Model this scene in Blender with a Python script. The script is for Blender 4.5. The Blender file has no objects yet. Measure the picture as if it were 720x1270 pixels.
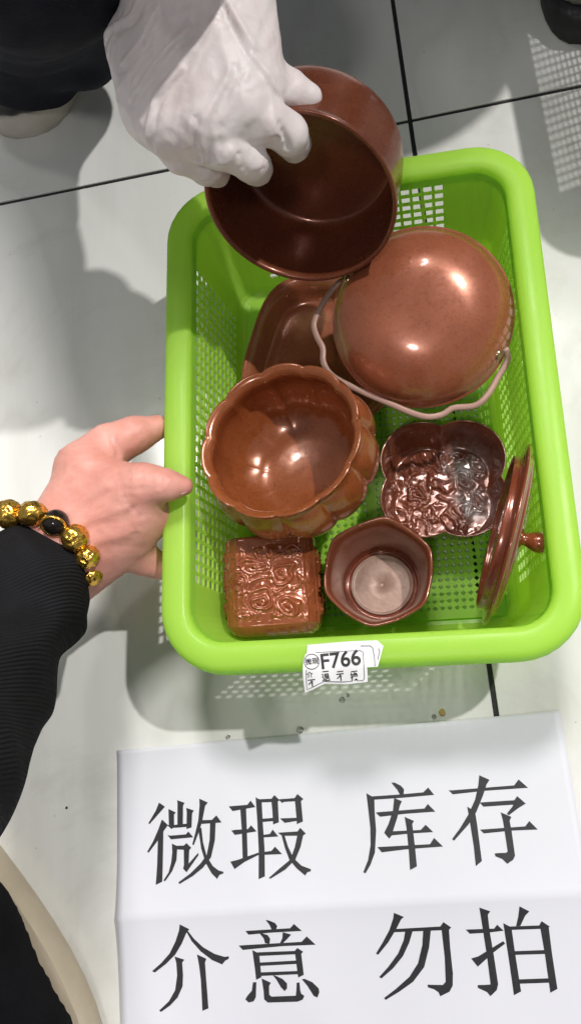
import bpy, bmesh, math, random
import numpy as np
from mathutils import Vector, Matrix, noise

random.seed(7)
S = bpy.context.scene
COL = S.collection

# ------------------------------------------------------------------ camera
CAM_ROT = (0.2739, 0.1911, -0.0286)
CAM_H = 0.558
FPX = 1012.63                      # focal length in pixels of the 720 x 1270 photograph
cd = bpy.data.cameras.new('camera')
cam = bpy.data.objects.new('camera', cd); COL.objects.link(cam)
cam.location = (0, 0, CAM_H); cam.rotation_euler = CAM_ROT
cd.sensor_fit = 'VERTICAL'; cd.sensor_height = 36.0
cd.lens = FPX / 1270 * 36.0
cd.clip_start = 0.01; cd.clip_end = 50
S.camera = cam
from mathutils import Euler
CM = Euler(CAM_ROT, 'XYZ').to_matrix()
def at(x, y, z=0.0):
    """point at height z seen at pixel (x, y) of the photograph"""
    d = CM @ Vector(((x - 360) / FPX, -(y - 635) / FPX, -1.0))
    return Vector((0, 0, CAM_H)) + d * ((z - CAM_H) / d.z)

# ------------------------------------------------------------------ indoor light: plain room light and small ceiling spots
w = bpy.data.worlds.new('World'); S.world = w; w.use_nodes = True
bg = w.node_tree.nodes['Background']
bg.inputs[0].default_value = (0.93, 0.96, 1.0, 1); bg.inputs[1].default_value = 0.215
def lamp(name, loc, size, watts, target=(-0.05, 0.2, 0), col=(1, 0.97, 0.93)):
    l = bpy.data.lights.new(name, 'AREA'); l.shape = 'DISK'; l.size = size; l.energy = watts; l.color = col
    o = bpy.data.objects.new(name, l); COL.objects.link(o); o.location = loc
    o.rotation_euler = (Vector(target) - Vector(loc)).to_track_quat('-Z', 'Y').to_euler()
    return o
lamp('ceiling_lamp', (1.25, 0.75, 2.35), 0.06, 47)
lamp('ceiling_panel', (0.10, 1.55, 2.50), 0.60, 68, (-0.05, 0.2, 0))
lamp('ceiling_lamp', (-1.00, 1.15, 2.40), 0.20, 5)
lamp('ceiling_lamp', (-0.15, -0.95, 2.50), 0.22, 9, (-0.05, 0.1, 0))
S.view_settings.view_transform = 'Standard'; S.view_settings.look = 'None'
S.view_settings.exposure = 0.06; S.view_settings.gamma = 1.0

# ------------------------------------------------------------------ helpers
def tag(o, label=None, cat=None, group=None, kind=None):
    if label: o['label'] = label
    if cat: o['category'] = cat
    if group: o['group'] = group
    if kind: o['kind'] = kind
    return o
def empty(name, loc=(0, 0, 0), label=None, cat=None, group=None):
    o = bpy.data.objects.new(name, None); COL.objects.link(o); o.location = loc; o.empty_display_size = 0.02
    return tag(o, label, cat, group)
def link(name, verts, faces, mat, parent=None, smooth=True, world=False, uvs=None):
    me = bpy.data.meshes.new(name); me.from_pydata([tuple(v) for v in verts], [], faces)
    if smooth: me.polygons.foreach_set('use_smooth', [True] * len(me.polygons))
    me.update()
    if mat: me.materials.append(mat)
    o = bpy.data.objects.new(name, me); COL.objects.link(o)
    if parent:
        o.parent = parent
        if world:                   # vertices were given in world space
            bpy.context.view_layer.update()
            o.matrix_parent_inverse = parent.matrix_world.inverted()
    return o
def autosharp(o, deg=35):
    me = o.data; bm = bmesh.new(); bm.from_mesh(me)
    for e in bm.edges:
        if len(e.link_faces) == 2 and e.calc_face_angle(0) > math.radians(deg): e.smooth = False
    bm.to_mesh(me); bm.free()
def lathe(prof, n=96, fn=None):
    """closed surface of revolution; prof = (r, z) list that starts and ends on the axis; fn(r, z, theta, i) -> (r, z)"""
    V, F = [], []
    m = len(prof)
    V.append((0, 0, prof[0][1])); top = None
    for i in range(1, m - 1):
        for k in range(n):
            t = 2 * math.pi * k / n; r, z = prof[i]
            if fn: r, z = fn(r, z, t, i)
            V.append((r * math.cos(t), r * math.sin(t), z))
    V.append((0, 0, prof[-1][1])); last = len(V) - 1
    for k in range(n):
        k2 = (k + 1) % n
        F.append((0, 1 + k2, 1 + k))
        for i in range(m - 3):
            a = 1 + i * n
            F.append((a + k, a + k2, a + n + k2, a + n + k))
        a = 1 + (m - 3) * n
        F.append((a + k, a + k2, last))
    return V, F
def smoothprof(pts, k=4):
    """Catmull-Rom through profile points"""
    out = []
    for i in range(len(pts) - 1):
        p0 = pts[max(i - 1, 0)]; p1 = pts[i]; p2 = pts[i + 1]; p3 = pts[min(i + 2, len(pts) - 1)]
        for j in range(k):
            t = j / k
            out.append(tuple(0.5 * (2 * p1[c] + (p2[c] - p0[c]) * t + (2 * p0[c] - 5 * p1[c] + 4 * p2[c] - p3[c]) * t * t + (3 * p1[c] - p0[c] - 3 * p2[c] + p3[c]) * t ** 3) for c in range(len(p1))))
    out.append(tuple(pts[-1])); return out
def place(o, loc, n=(0, 0, 1), spin=0.0):
    q = Vector((0, 0, 1)).rotation_difference(Vector(n).normalized())
    o.location = loc; o.rotation_euler = (q.to_matrix() @ Matrix.Rotation(spin, 3, 'Z')).to_euler()
def tube(pts, rad, nseg=10, flat=1.0, up=None):
    """tube along pts; rad number or list; flat squeezes it along 'up'"""
    V, F = [], []; n = len(pts); pts = [Vector(p) for p in pts]
    upv = Vector(up) if up else Vector((0, 0, 1))
    for i, p in enumerate(pts):
        t = (pts[min(i + 1, n - 1)] - pts[max(i - 1, 0)]).normalized()
        s = t.cross(upv).normalized(); u = s.cross(t).normalized()
        r = rad[i] if isinstance(rad, (list, tuple)) else rad
        for k in range(nseg):
            a = 2 * math.pi * k / nseg
            V.append(p + s * (r * math.cos(a)) + u * (r * flat * math.sin(a)))
    for i in range(n - 1):
        for k in range(nseg):
            k2 = (k + 1) % nseg
            F.append((i * nseg + k, i * nseg + k2, (i + 1) * nseg + k2, (i + 1) * nseg + k))
    F.append(tuple(range(nseg))[::-1]); F.append(tuple((n - 1) * nseg + k for k in range(nseg)))
    return V, F

# ---- soft bodies: rounded cones melted together and polygonised on a grid
def cone_sdf(P, a, b, ra, rb, sq=None):
    a = np.array(a); b = np.array(b); ab = b - a; L = (ab * ab).sum()
    t = np.clip(((P - a) @ ab) / (L if L > 1e-12 else 1e-12), 0, 1)
    d = P - (a + t[:, None] * ab)
    if sq is not None:              # flattened along an axis
        ax = np.array(sq[0]); k = sq[1]
        c = d @ ax; d = d + np.outer(c * (k - 1), ax)
    return np.sqrt((d * d).sum(1)) - (ra + (rb - ra) * t)
def smin(a, b, k):
    h = np.clip(0.5 + 0.5 * (b - a) / k, 0, 1)
    return b + (a - b) * h - k * h * (1 - h)
def melt(groups, h, extra=None):
    """groups: list of (k, [cones]); cones (a, b, ra, rb[, squash]); returns verts, faces"""
    pts = [];
    for k, cs in groups:
        for c in cs:
            for p, r in ((c[0], c[2]), (c[1], c[3])):
                pts.append(np.array(p) - r * 1.1 - 3 * h); pts.append(np.array(p) + r * 1.1 + 3 * h)
    lo = np.min(pts, 0); hi = np.max(pts, 0)
    nn = np.ceil((hi - lo) / h).astype(int) + 1
    ax = [lo[i] + h * np.arange(nn[i]) for i in range(3)]
    G = np.stack(np.meshgrid(*ax, indexing='ij'), -1).reshape(-1, 3)
    D = None
    for k, cs in groups:
        g = None
        for c in cs:
            d = cone_sdf(G, *c)
            g = d if g is None else smin(g, d, k)
        D = g if D is None else smin(D, g, k)
    if extra is not None: D = extra(G, D)
    D = D.reshape(nn)
    nx, ny, nz = nn
    acc = np.zeros((nx - 1, ny - 1, nz - 1, 3)); cnt = np.zeros((nx - 1, ny - 1, nz - 1))
    base = np.stack(np.meshgrid(np.arange(nx - 1), np.arange(ny - 1), np.arange(nz - 1), indexing='ij'), -1).astype(float)
    def corner(o): return D[o[0]:nx - 1 + o[0], o[1]:ny - 1 + o[1], o[2]:nz - 1 + o[2]]
    for axis in range(3):
        o1, o2 = [i for i in range(3) if i != axis]
        for p in (0, 1):
            for q in (0, 1):
                a = [0, 0, 0]; a[o1] = p; a[o2] = q; b = list(a); b[axis] = 1
                da, db = corner(a), corner(b); m = (da < 0) != (db < 0)
                t = np.where(m, da / np.where(m, da - db, 1), 0)
                off = np.zeros(m.shape + (3,)); off[..., o1] = p; off[..., o2] = q; off[..., axis] = t
                acc += np.where(m[..., None], off, 0); cnt += m
    act = cnt > 0; idx = -np.ones(act.shape, int); idx[act] = np.arange(act.sum())
    V = (base[act] + acc[act] / cnt[act][:, None]) * h + lo
    F = []
    ins = D < 0
    for axis in range(3):
        o1, o2 = (axis + 1) % 3, (axis + 2) % 3
        sl = [slice(None)] * 3; sl[axis] = slice(0, -1); sl2 = list(sl); sl2[axis] = slice(1, None)
        A = ins[tuple(sl)]; B = ins[tuple(sl2)]
        for flip, M_ in ((False, A & ~B), (True, ~A & B)):
            I = np.argwhere(M_)
            I = I[(I[:, o1] > 0) & (I[:, o2] > 0) & (I[:, o1] < nn[o1] - 1) & (I[:, o2] < nn[o2] - 1)]
            e1 = np.zeros(3, int); e1[o1] = 1; e2 = np.zeros(3, int); e2[o2] = 1
            q = [I - e1 - e2, I - e2, I, I - e1]
            ids = np.stack([idx[c[:, 0], c[:, 1], c[:, 2]] for c in q], 1)
            if flip: ids = ids[:, ::-1]
            F.append(ids)
    F = np.concatenate(F)
    F = F[(F >= 0).all(1)]
    return V, F.tolist()
def relax(V, F, it=2, lam=0.5):
    V = np.array(V); Fa = np.array(F)
    for _ in range(it):
        s = np.zeros_like(V); c = np.zeros(len(V))
        for k in range(4):
            for d in (1, 3):
                np.add.at(s, Fa[:, k], V[Fa[:, (k + d) % 4]]); np.add.at(c, Fa[:, k], 1)
        V = V + lam * (s / c[:, None] - V)
    return V
def normals(V, F):
    Fa = np.array(F); n = np.cross(V[Fa[:, 2]] - V[Fa[:, 0]], V[Fa[:, 3]] - V[Fa[:, 1]]); N = np.zeros_like(V)
    for k in range(4): np.add.at(N, Fa[:, k], n)
    return N / (np.linalg.norm(N, axis=1)[:, None] + 1e-12)

# ------------------------------------------------------------------ materials
def nodes(name):
    m = bpy.data.materials.new(name); m.use_nodes = True
    nt = m.node_tree; b = nt.nodes['Principled BSDF']
    return m, nt, b
def N(nt, t, **kw):
    n = nt.nodes.new(t)
    for k, v in kw.items():
        if k.startswith('i_'):
            n.inputs[k[2:].replace('_', ' ')].default_value = v
        else: setattr(n, k, v)
    return n
def ramp(nt, fac, stops):
    r = nt.nodes.new('ShaderNodeValToRGB'); cr = r.color_ramp
    while len(cr.elements) < len(stops): cr.elements.new(0.5)
    for e, (p, c) in zip(cr.elements, stops):
        e.position = p; e.color = c if len(c) == 4 else (*c, 1)
    nt.links.new(fac, r.inputs[0]); return r.outputs[0]
def grey(v): return (v, v, v, 1)
def simple(name, c1, c2, rough=(0.4, 0.5), metal=0.0, scale=40, bump=0.0, bscale=200, coat=0.0, spec=0.5, sss=0.0, detail=5, dist=0.0005):
    m, nt, b = nodes(name); L = nt.links.new
    tc = N(nt, 'ShaderNodeTexCoord')
    n1 = N(nt, 'ShaderNodeTexNoise', i_Scale=scale, i_Detail=detail, i_Roughness=0.6); L(tc.outputs['Object'], n1.inputs['Vector'])
    L(ramp(nt, n1.outputs['Fac'], [(0.3, c1), (0.7, c2)]), b.inputs['Base Color'])
    n2 = N(nt, 'ShaderNodeTexNoise', i_Scale=scale * 2.3, i_Detail=4.0); L(tc.outputs['Object'], n2.inputs['Vector'])
    L(ramp(nt, n2.outputs['Fac'], [(0.3, grey(rough[0])), (0.7, grey(rough[1]))]), b.inputs['Roughness'])
    b.inputs['Metallic'].default_value = metal; b.inputs['Coat Weight'].default_value = coat
    b.inputs['Coat Roughness'].default_value = 0.15; b.inputs['Specular IOR Level'].default_value = spec
    if sss:
        b.inputs['Subsurface Weight'].default_value = sss; b.inputs['Subsurface Radius'].default_value = (1, 0.35, 0.2); b.inputs['Subsurface Scale'].default_value = 0.004
    if bump:
        n3 = N(nt, 'ShaderNodeTexNoise', i_Scale=bscale, i_Detail=4.0); L(tc.outputs['Object'], n3.inputs['Vector'])
        bp = N(nt, 'ShaderNodeBump', i_Strength=bump, i_Distance=dist); L(n3.outputs['Fac'], bp.inputs['Height']); L(bp.outputs[0], b.inputs['Normal'])
    return m
def copper(name, c1, c2, metal=0.15, rough=(0.14, 0.30), bump=0.10, dust=None, coat=0.6, speck=0.35):
    """glossy lacquered red-brown copper with fine speckle and rubbed, cloudy patches; dust: (x, y, r) spots of pale powder"""
    m, nt, b = nodes(name); L = nt.links.new
    tc = N(nt, 'ShaderNodeTexCoord'); O = tc.outputs['Object']
    n1 = N(nt, 'ShaderNodeTexNoise', i_Scale=34.0, i_Detail=6.0, i_Roughness=0.65, i_Distortion=0.4); L(O, n1.inputs['Vector'])
    col = ramp(nt, n1.outputs['Fac'], [(0.3, c1), (0.7, c2)])
    n2 = N(nt, 'ShaderNodeTexNoise', i_Scale=520.0, i_Detail=3.0); L(O, n2.inputs['Vector'])
    sp = ramp(nt, n2.outputs['Fac'], [(0.36, grey(0.55)), (0.46, grey(1.0)), (0.62, grey(1.0)), (0.72, grey(1.25))])
    mx = N(nt, 'ShaderNodeMix', data_type='RGBA', blend_type='MULTIPLY'); mx.inputs[0].default_value = speck; L(col, mx.inputs[6]); L(sp, mx.inputs[7]); col = mx.outputs[2]
    n3 = N(nt, 'ShaderNodeTexNoise', i_Scale=75.0, i_Detail=5.0, i_Roughness=0.7); L(O, n3.inputs['Vector'])
    ro = ramp(nt, n3.outputs['Fac'], [(0.32, grey(rough[0])), (0.70, grey(rough[1]))])
    for x, y, z, r in (dust or ()):
        vm = N(nt, 'ShaderNodeVectorMath', operation='DISTANCE'); vm.inputs[1].default_value = (x, y, z); L(O, vm.inputs[0])
        mr = N(nt, 'ShaderNodeMapRange'); mr.inputs[1].default_value = r; mr.inputs[2].default_value = r * 0.3; L(vm.outputs['Value'], mr.inputs[0])
        mu = N(nt, 'ShaderNodeMath', operation='MULTIPLY'); L(mr.outputs[0], mu.inputs[0])
        L(ramp(nt, n3.outputs['Fac'], [(0.40, grey(0)), (0.60, grey(0.75))]), mu.inputs[1])
        m2 = N(nt, 'ShaderNodeMix', data_type='RGBA'); m2.inputs[7].default_value = (0.50, 0.47, 0.46, 1); L(mu.outputs[0], m2.inputs[0]); L(col, m2.inputs[6]); col = m2.outputs[2]
    L(col, b.inputs['Base Color']); L(ro, b.inputs['Roughness'])
    b.inputs['Metallic'].default_value = metal; b.inputs['Coat Weight'].default_value = coat; b.inputs['Coat Roughness'].default_value = 0.09
    n4 = N(nt, 'ShaderNodeTexNoise', i_Scale=150.0, i_Detail=4.0); L(O, n4.inputs['Vector'])
    bp = N(nt, 'ShaderNodeBump', i_Strength=bump, i_Distance=0.0005); L(n4.outputs['Fac'], bp.inputs['Height']); L(bp.outputs[0], b.inputs['Normal'])
    return m
M_COP = copper('brown_copper', (0.246, 0.060, 0.022), (0.325, 0.089, 0.034), 0.25)
M_DARK = copper('dark_copper', (0.146, 0.039, 0.020), (0.213, 0.060, 0.031), 0.25, dust=[(0.026, 0.004, 0.004, 0.020), (0.006, -0.022, 0.004, 0.018)])
M_CUP = copper('cup_copper', (0.179, 0.048, 0.024), (0.246, 0.067, 0.034), 0.25)
M_LID = copper('lid_copper', (0.179, 0.041, 0.018), (0.258, 0.063, 0.028), 0.25)
M_ROSE = copper('rose_copper', (0.325, 0.095, 0.046), (0.403, 0.127, 0.063), 0.25, (0.22, 0.36))
M_DISH = copper('dish_copper', (0.291, 0.086, 0.043), (0.381, 0.121, 0.061), 0.2)
M_ORNG = copper('orange_copper', (0.263, 0.071, 0.020), (0.347, 0.099, 0.032), 0.2)
M_PALE = simple('worn_pale_copper', (0.29, 0.18, 0.14), (0.36, 0.24, 0.19), (0.4, 0.5), 0.2, 160, 0.3, 400)
M_HAND = simple('satin_handle', (0.36, 0.21, 0.17), (0.46, 0.29, 0.24), (0.45, 0.6), 0.35, 60)
M_BRASS = simple('rivet_metal', (0.5, 0.32, 0.2), (0.6, 0.4, 0.25), (0.2, 0.3), 0.9)
M_GOLD = simple('gold', (0.72, 0.40, 0.06), (0.86, 0.55, 0.12), (0.16, 0.32), 0.95, 300, 0.3, 200, dist=0.002)
M_ONYX = simple('black_onyx', (0.008, 0.007, 0.007), (0.02, 0.015, 0.012), (0.1, 0.15), 0, 100)
M_SKIN = simple('skin', (0.58, 0.235, 0.185), (0.72, 0.365, 0.305), (0.40, 0.55), 0, 38, 0.35, 700, 0, 0.4, 0.25)
M_NAIL = simple('nail', (0.66, 0.38, 0.32), (0.70, 0.43, 0.36), (0.25, 0.3))
M_GLOVE = simple('latex_glove', (0.68, 0.59, 0.585), (0.78, 0.73, 0.73), (0.38, 0.55), 0, 26, 0.25, 260, 0, 0.45, 0.12, dist=0.0012)
M_KNIT = None
def cloth(name, c1, c2, rib=0):
    m = simple(name, c1, c2, (0.85, 0.95), 0, 25, 0, spec=0.2)
    nt = m.node_tree; b = nt.nodes['Principled BSDF']; L = nt.links.new
    tc = N(nt, 'ShaderNodeTexCoord')
    b.inputs['Specular IOR Level'].default_value = 0.12
    if rib:
        mp = N(nt, 'ShaderNodeMapping'); mp.inputs['Rotation'].default_value = (0, 0, math.radians(-33)); L(tc.outputs['Object'], mp.inputs[0])
        t = N(nt, 'ShaderNodeTexWave', i_Scale=rib, i_Distortion=0.6, i_Detail=2.0); t.bands_direction = 'Y'; L(mp.outputs[0], t.inputs['Vector']); h = t.outputs['Fac']
    else:
        t = N(nt, 'ShaderNodeTexNoise', i_Scale=900.0, i_Detail=3.0); L(tc.outputs['Object'], t.inputs['Vector']); h = t.outputs['Fac']
    bp = N(nt, 'ShaderNodeBump', i_Strength=0.8, i_Distance=0.0010); L(h, bp.inputs['Height']); L(bp.outputs[0], b.inputs['Normal'])
    return m
M_BLACK = cloth('black_knit', (0.007, 0.007, 0.008), (0.013, 0.013, 0.015), 150)
M_BLACKP = cloth('black_fabric', (0.005, 0.005, 0.006), (0.010, 0.010, 0.012))
M_NAVY = cloth('navy_fabric', (0.010, 0.011, 0.018), (0.020, 0.021, 0.030))
M_SOLE = simple('cream_sole', (0.50, 0.42, 0.31), (0.60, 0.51, 0.39), (0.45, 0.6), 0, 30, 0.3, 150)
M_SOLEW = simple('off_white_sole', (0.52, 0.47, 0.42), (0.66, 0.61, 0.56), (0.3, 0.45), 0, 30)
M_LEATH = simple('black_leather', (0.007, 0.007, 0.008), (0.014, 0.013, 0.014), (0.35, 0.5), 0, 60, 0.4, 400)
M_GREYS = simple('grey_canvas', (0.17, 0.16, 0.15), (0.27, 0.25, 0.23), (0.8, 0.9), 0, 80, 0.6, 500)
M_RUBBER = simple('dark_rubber', (0.012, 0.012, 0.014), (0.022, 0.022, 0.024), (0.6, 0.7), 0, 60)
M_INK = simple('black_ink', (0.010, 0.010, 0.013), (0.020, 0.020, 0.024), (0.5, 0.6), 0, 400)
M_GROUT = simple('black_grout', (0.006, 0.006, 0.007), (0.013, 0.013, 0.014), (0.6, 0.8), 0, 200, 0.5, 500)
M_WATER, _nt, _b = nodes('water'); _b.inputs['Transmission Weight'].default_value = 1; _b.inputs['Roughness'].default_value = 0.02; _b.inputs['IOR'].default_value = 1.33
def plastic(name, c1, c2, trans):
    m = simple(name, c1, c2, (0.28, 0.4), 0, 18, 0.05, 90, 0, 0.5)
    nt = m.node_tree; b = nt.nodes['Principled BSDF']; L = nt.links.new; out = nt.nodes['Material Output']
    t = N(nt, 'ShaderNodeBsdfTranslucent'); t.inputs[0].default_value = (*c2[:3], 1)
    mx = N(nt, 'ShaderNodeMixShader'); mx.inputs[0].default_value = trans
    L(b.outputs[0], mx.inputs[1]); L(t.outputs[0], mx.inputs[2]); L(mx.outputs[0], out.inputs[0]); return m
M_LIME = plastic('lime_plastic', (0.60, 0.89, 0.15), (0.66, 0.92, 0.175), 0.62)
M_GREYP = plastic('grey_plastic', (0.30, 0.29, 0.30), (0.34, 0.33, 0.34), 0.05)
def paper_mat(name, c):
    m = simple(name, tuple(x * 0.97 for x in c), c, (0.75, 0.85), 0, 14, 0.12, 60, 0, 0.3, dist=0.001)
    return m
M_PAPER = paper_mat('white_paper', (0.645, 0.65, 0.71))
M_STICK = paper_mat('sticker_paper', (0.80, 0.80, 0.82))
def marble():
    m, nt, b = nodes('polished_tile'); L = nt.links.new
    tc = N(nt, 'ShaderNodeTexCoord'); oi = N(nt, 'ShaderNodeObjectInfo')
    ad = N(nt, 'ShaderNodeVectorMath', operation='ADD'); L(tc.outputs['Object'], ad.inputs[0])
    sc = N(nt, 'ShaderNodeVectorMath', operation='SCALE'); sc.inputs[3].default_value = 0.0; L(oi.outputs['Location'], ad.inputs[1])
    mp = N(nt, 'ShaderNodeMapping'); mp.inputs['Scale'].default_value = (5, 0.7, 1); L(ad.outputs[0], mp.inputs[0])
    n1 = N(nt, 'ShaderNodeTexNoise', i_Scale=2.2, i_Detail=8.0, i_Roughness=0.62, i_Distortion=0.35); L(mp.outputs[0], n1.inputs['Vector'])
    c1 = ramp(nt, n1.outputs['Fac'], [(0.25, (0.61, 0.605, 0.575)), (0.5, (0.71, 0.715, 0.69)), (0.75, (0.78, 0.785, 0.77))])
    mp2 = N(nt, 'ShaderNodeMapping'); mp2.inputs['Scale'].default_value = (3.2, 0.9, 1); mp2.inputs['Rotation'].default_value = (0, 0, 0.15); L(ad.outputs[0], mp2.inputs[0])
    n2 = N(nt, 'ShaderNodeTexNoise', i_Scale=1.7, i_Detail=3.0, i_Roughness=0.45, i_Distortion=0.3); L(mp2.outputs[0], n2.inputs['Vector'])
    v = ramp(nt, n2.outputs['Fac'], [(0.485, grey(0)), (0.5, grey(1)), (0.515, grey(0))])
    mx = N(nt, 'ShaderNodeMix', data_type='RGBA'); mx.inputs[7].default_value = (0.40, 0.385, 0.34, 1)
    mu = N(nt, 'ShaderNodeMath', operation='MULTIPLY'); mu.inputs[1].default_value = 0.16; L(v, mu.inputs[0])
    L(mu.outputs[0], mx.inputs[0]); L(c1, mx.inputs[6])
    n5 = N(nt, 'ShaderNodeTexNoise', i_Scale=6.5, i_Detail=7.0, i_Roughness=0.7, i_Distortion=0.5); L(ad.outputs[0], n5.inputs['Vector'])
    sm = N(nt, 'ShaderNodeMix', data_type='RGBA', blend_type='MULTIPLY'); sm.inputs[0].default_value = 1.0; L(mx.outputs[2], sm.inputs[6])
    L(ramp(nt, n5.outputs['Fac'], [(0.30, (0.86, 0.85, 0.82)), (0.46, (1, 1, 1)), (0.7, (1, 1, 1))]), sm.inputs[7]); mx = sm
    n4 = N(nt, 'ShaderNodeTexNoise', i_Scale=230.0, i_Detail=2.0); L(ad.outputs[0], n4.inputs['Vector'])
    sp = ramp(nt, n4.outputs['Fac'], [(0.74, grey(0)), (0.78, grey(1))])
    mx2 = N(nt, 'ShaderNodeMix', data_type='RGBA'); mx2.inputs[7].default_value = (0.30, 0.27, 0.22, 1)
    mu2 = N(nt, 'ShaderNodeMath', operation='MULTIPLY'); mu2.inputs[1].default_value = 0.5; L(sp, mu2.inputs[0]); L(mu2.outputs[0], mx2.inputs[0]); L(mx.outputs[2], mx2.inputs[6])
    L(mx2.outputs[2], b.inputs['Base Color'])
    n3 = N(nt, 'ShaderNodeTexNoise', i_Scale=9.0, i_Detail=6.0, i_Roughness=0.65); L(ad.outputs[0], n3.inputs['Vector'])
    L(ramp(nt, n3.outputs['Fac'], [(0.3, grey(0.07)), (0.7, grey(0.22))]), b.inputs['Roughness'])
    return m
M_TILE = marble()

# ------------------------------------------------------------------ floor: black joints and polished tiles
TA = 0.0501; TC = Vector((0.0041, 0.4832, 0)); TILE = 0.8
tu = Vector((math.cos(TA), math.sin(TA), 0)); tv = Vector((-math.sin(TA), math.cos(TA), 0))
fl = empty('floor'); tag(fl, kind='structure')
g = 2.4
link('grout', [(-g, -g, -0.0015), (g, -g, -0.0015), (g, g, -0.0015), (-g, g, -0.0015)], [(0, 1, 2, 3)], M_GROUT, fl, False)
bm = bmesh.new(); bmesh.ops.create_cube(bm, size=1.0)
for v in bm.verts: v.co = Vector((v.co.x * (TILE - 0.0034), v.co.y * (TILE - 0.0034), v.co.z * 0.010 - 0.005))
bmesh.ops.bevel(bm, geom=[e for e in bm.edges], offset=0.0006, segments=2, affect='EDGES', profile=0.5)
tile_me = bpy.data.meshes.new('tile'); bm.to_mesh(tile_me); bm.free(); tile_me.materials.append(M_TILE)
for i in range(-2, 2):
    for j in range(-2, 2):
        o = bpy.data.objects.new('tile', tile_me); COL.objects.link(o); o.parent = fl
        o.location = TC + tu * ((i + 0.5) * TILE) + tv * ((j + 0.5) * TILE); o.rotation_euler = (0, 0, TA)

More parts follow.
